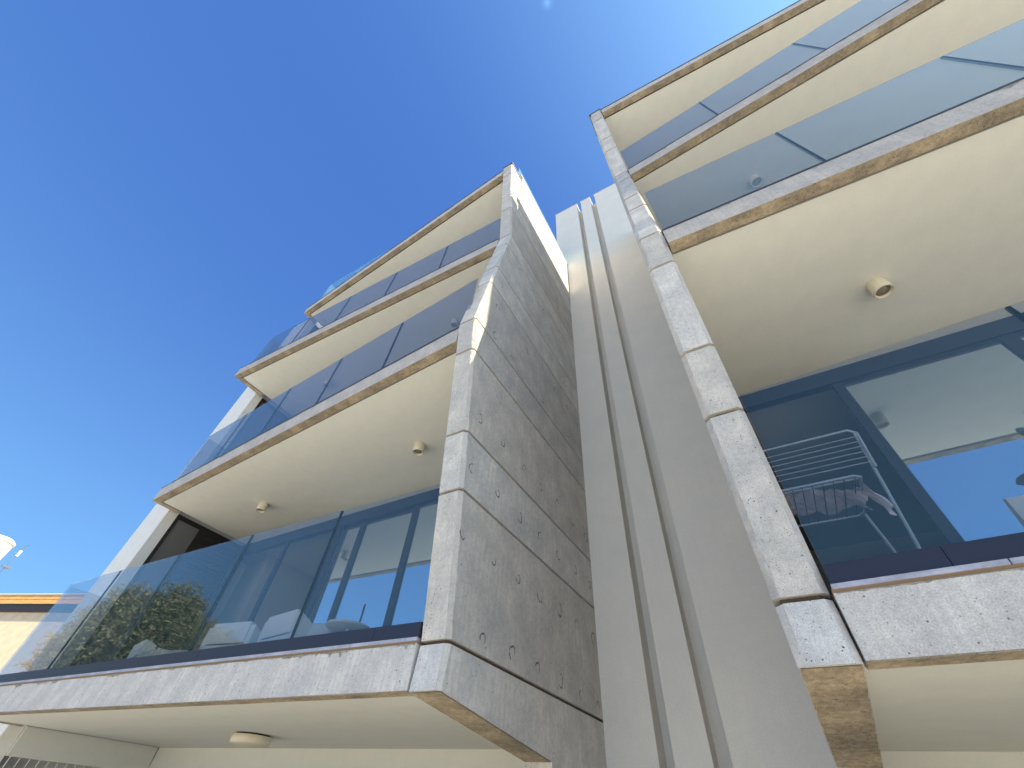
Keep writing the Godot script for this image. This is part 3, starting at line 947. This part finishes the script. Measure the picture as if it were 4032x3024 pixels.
func plant_and_chair() -> void:
	var y := 0.805 + EYE
	var t := thing("lounge_chair", "pale grey shell chair beside the dark leaved plant on the rack balcony", "chair", Vector3(1.55, y, -3.25))
	var st := mb()
	for s in [[-0.20, -0.18], [0.2, -0.18], [-0.20, 0.2], [0.2, 0.2]]:
		st = mb()
		tube(st, [Vector3(s[0] * 1.15, 0.0, s[1] * 1.15), Vector3(s[0], 0.40, s[1])], 0.014, 8)
		build(st, "leg", M.steel, t)
	st = mb()
	plan(st, [Vector2(-0.26, 0.26), Vector2(0.26, 0.26), Vector2(0.28, -0.22), Vector2(-0.28, -0.22)], 0.40, 0.45)
	build(st, "seat", M.chair, t)
	st = mb()
	var prof := PackedVector2Array([Vector2(0.44, 0.20), Vector2(0.585, 0.235), Vector2(0.575, 0.265), Vector2(0.40, 0.25)])
	loft_x(st, prof, 0, -0.30, 0.30, 0.05, 0.05, 0.0)
	build(st, "backrest", M.chair, t)
	var p := thing("potted_plant", "potted plant with large dark rounded leaves beside the pale shell chair", "plant", Vector3(2.62, y, -3.98))
	st = mb()
	lathe(st, [Vector2(0.0, 0.0), Vector2(0.13, 0.0), Vector2(0.18, 0.34), Vector2(0.16, 0.34), Vector2(0.15, 0.30), Vector2(0.0, 0.30)], Vector3.ZERO, 28)
	build(st, "pot", M.pot, p)
	st = mb()
	tube(st, [Vector3(0, 0.3, 0), Vector3(0.02, 1.1, 0.02), Vector3(-0.02, 1.95, 0.0)], 0.015, 7)
	build(st, "stem", M.bark, p)
	var tips := [[Vector3(-0.58, 1.46, -0.12), 0.26], [Vector3(-0.28, 1.88, -0.12), 0.22], [Vector3(0.4, 1.3, 0.1), 0.25], [Vector3(0.35, 1.7, -0.1), 0.22], [Vector3(0.0, 2.1, 0.0), 0.2], [Vector3(0.1, 1.1, 0.3), 0.24]]
	for l in tips:
		st = mb()
		st.set_smooth_group(1)
		var tip: Vector3 = l[0]
		var root := Vector3(tip.x * 0.1, tip.y - 0.02, tip.z * 0.1)
		var ax := (tip - root)
		var sd := ax.cross(Vector3(-0.45, -0.5, 0.75)).normalized()
		var nn := 10
		for i in nn:
			var a := float(i) / nn
			var b := float(i + 1) / nn
			var wa := 0.13 * pow(sin(PI * pow(a, 1.4)), 0.7)
			var wb := 0.13 * pow(sin(PI * minf(pow(b, 1.4), 0.9999)), 0.7)
			var ca := root + ax * a + Vector3(0, -0.06 * a * a, 0)
			var cb := root + ax * b + Vector3(0, -0.06 * b * b, 0)
			quad(st, ca - sd * wa, ca + sd * wa, cb + sd * wb, cb - sd * wb)
		build(st, "leaf", M.leaf, p)

func table_things() -> void:
	var y := 0.805 + EYE
	var t := thing("side_table", "small white table with a folded cloth between armchair and side wall", "table", Vector3(-3.45, y, -2.85))
	var st := mb()
	lathe(st, [Vector2(0.0, 0.35), Vector2(0.20, 0.35), Vector2(0.21, 0.36), Vector2(0.20, 0.372), Vector2(0.0, 0.372)], Vector3.ZERO, 30)
	build(st, "table_top", M.chair, t)
	st = mb()
	lathe(st, [Vector2(0.0, 0.0), Vector2(0.16, 0.0), Vector2(0.16, 0.012), Vector2(0.022, 0.03), Vector2(0.022, 0.349), Vector2(0.0, 0.349)], Vector3.ZERO, 24)
	build(st, "pedestal", M.chair, t)
	var r := thing("metal_rod", "thin upright metal rod standing on the small white table", "rod", Vector3(-3.36, y + 0.373, -2.88))
	st = mb()
	lathe(st, [Vector2(0.0, 0.0), Vector2(0.04, 0.0), Vector2(0.04, 0.01), Vector2(0.009, 0.016), Vector2(0.009, 0.19), Vector2(0.0, 0.19)], Vector3.ZERO, 14)
	build(st, "rod", M.pipe, r)
	var c := thing("cushion", "round white cushion between the armchair and the small white table", "cushion", Vector3(-3.80, y + 0.001, -2.9))
	st = mb()
	lathe(st, [Vector2(0.0, 0.0), Vector2(0.14, 0.0), Vector2(0.17, 0.05), Vector2(0.175, 0.30), Vector2(0.15, 0.40), Vector2(0.08, 0.425), Vector2(0.0, 0.43)], Vector3.ZERO, 30)
	build(st, "cushion_body", M.cushion, c)

func neighbour() -> void:
	var t := thing("neighbour_house", "low stuccoed house with a two board wooden eaves fascia", "house")
	var a := Vector2(-41.6, -2.11)
	var b := Vector2(-22.7, -9.07)
	var along := (b - a).normalized()
	var out := Vector2(-along.y, along.x)
	if out.y < 0: out = -out
	var wall := func(o: float, e: float) -> Array:
		return [a - along * e + out * o, b + along * e + out * o, b + along * e - out * 7.0, a - along * e - out * 7.0]
	var st := mb()
	plan(st, wall.call(0.0, 0.0), 0.0, 5.40 + EYE)
	build(st, "wall", M.stucco, t)
	st = mb()
	plan(st, wall.call(0.14, 0.3), 5.401 + EYE, 6.10 + EYE)
	var roof := build(st, "roof_slab", M.frame, t)
	for k in 2:
		st = mb()
		var p := a - along * 0.31 + out * 0.141
		var q := b + along * 0.31 + out * 0.141
		var y0 := (5.72 + 0.19 * k) + EYE
		plan(st, [p + out * (0.03 + 0.012 * k), q + out * (0.03 + 0.012 * k), q, p], y0, y0 + 0.183)
		build(st, "fascia_board", M.wood, roof)
	st = mb()
	plan(st, wall.call(0.22, 0.33), 6.101 + EYE, 6.145 + EYE)
	build(st, "roof_edge", M.cap, roof)
	var w := thing("water_tank", "cream cylindrical water tank standing on the stuccoed house", "water tank", Vector3(-34.0, 6.146 + EYE, -4.25))
	st = mb()
	lathe(st, [Vector2(0.0, 0.45), Vector2(0.50, 0.45), Vector2(0.53, 0.50), Vector2(0.53, 2.02), Vector2(0.56, 2.03), Vector2(0.56, 2.12), Vector2(0.42, 2.22), Vector2(0.0, 2.26)], Vector3.ZERO, 40, false)
	build(st, "tank_body", M.tank, w)
	w.scale = Vector3.ONE * 1.18
	for s in [[-0.3, -0.3], [0.3, -0.3], [-0.3, 0.3], [0.3, 0.3]]:
		st = mb()
		box(st, Vector3(s[0] - 0.03, 0.0, s[1] - 0.03), Vector3(s[0] + 0.03, 0.449, s[1] + 0.03))
		build(st, "leg", M.pipe, w)
	var m := thing("antenna_mast", "thin metal mast with small brackets beside the cream water tank", "mast", Vector3(-33.0, 6.146 + EYE, -5.1))
	st = mb()
	tube(st, [Vector3.ZERO, Vector3(0, 2.0, 0), Vector3(0.02, 2.07, -0.1)], 0.022, 8)
	build(st, "pole", M.pipe, m)
	m.scale = Vector3.ONE * 1.2
	st = mb()
	box(st, Vector3(-0.04, 1.55, -0.06), Vector3(0.04, 1.78, 0.03))
	build(st, "bracket", M.cap, m)
	st = mb()
	box(st, Vector3(-0.05, 1.05, -0.16), Vector3(0.05, 1.13, 0.12))
	build(st, "bracket", M.pipe, m)
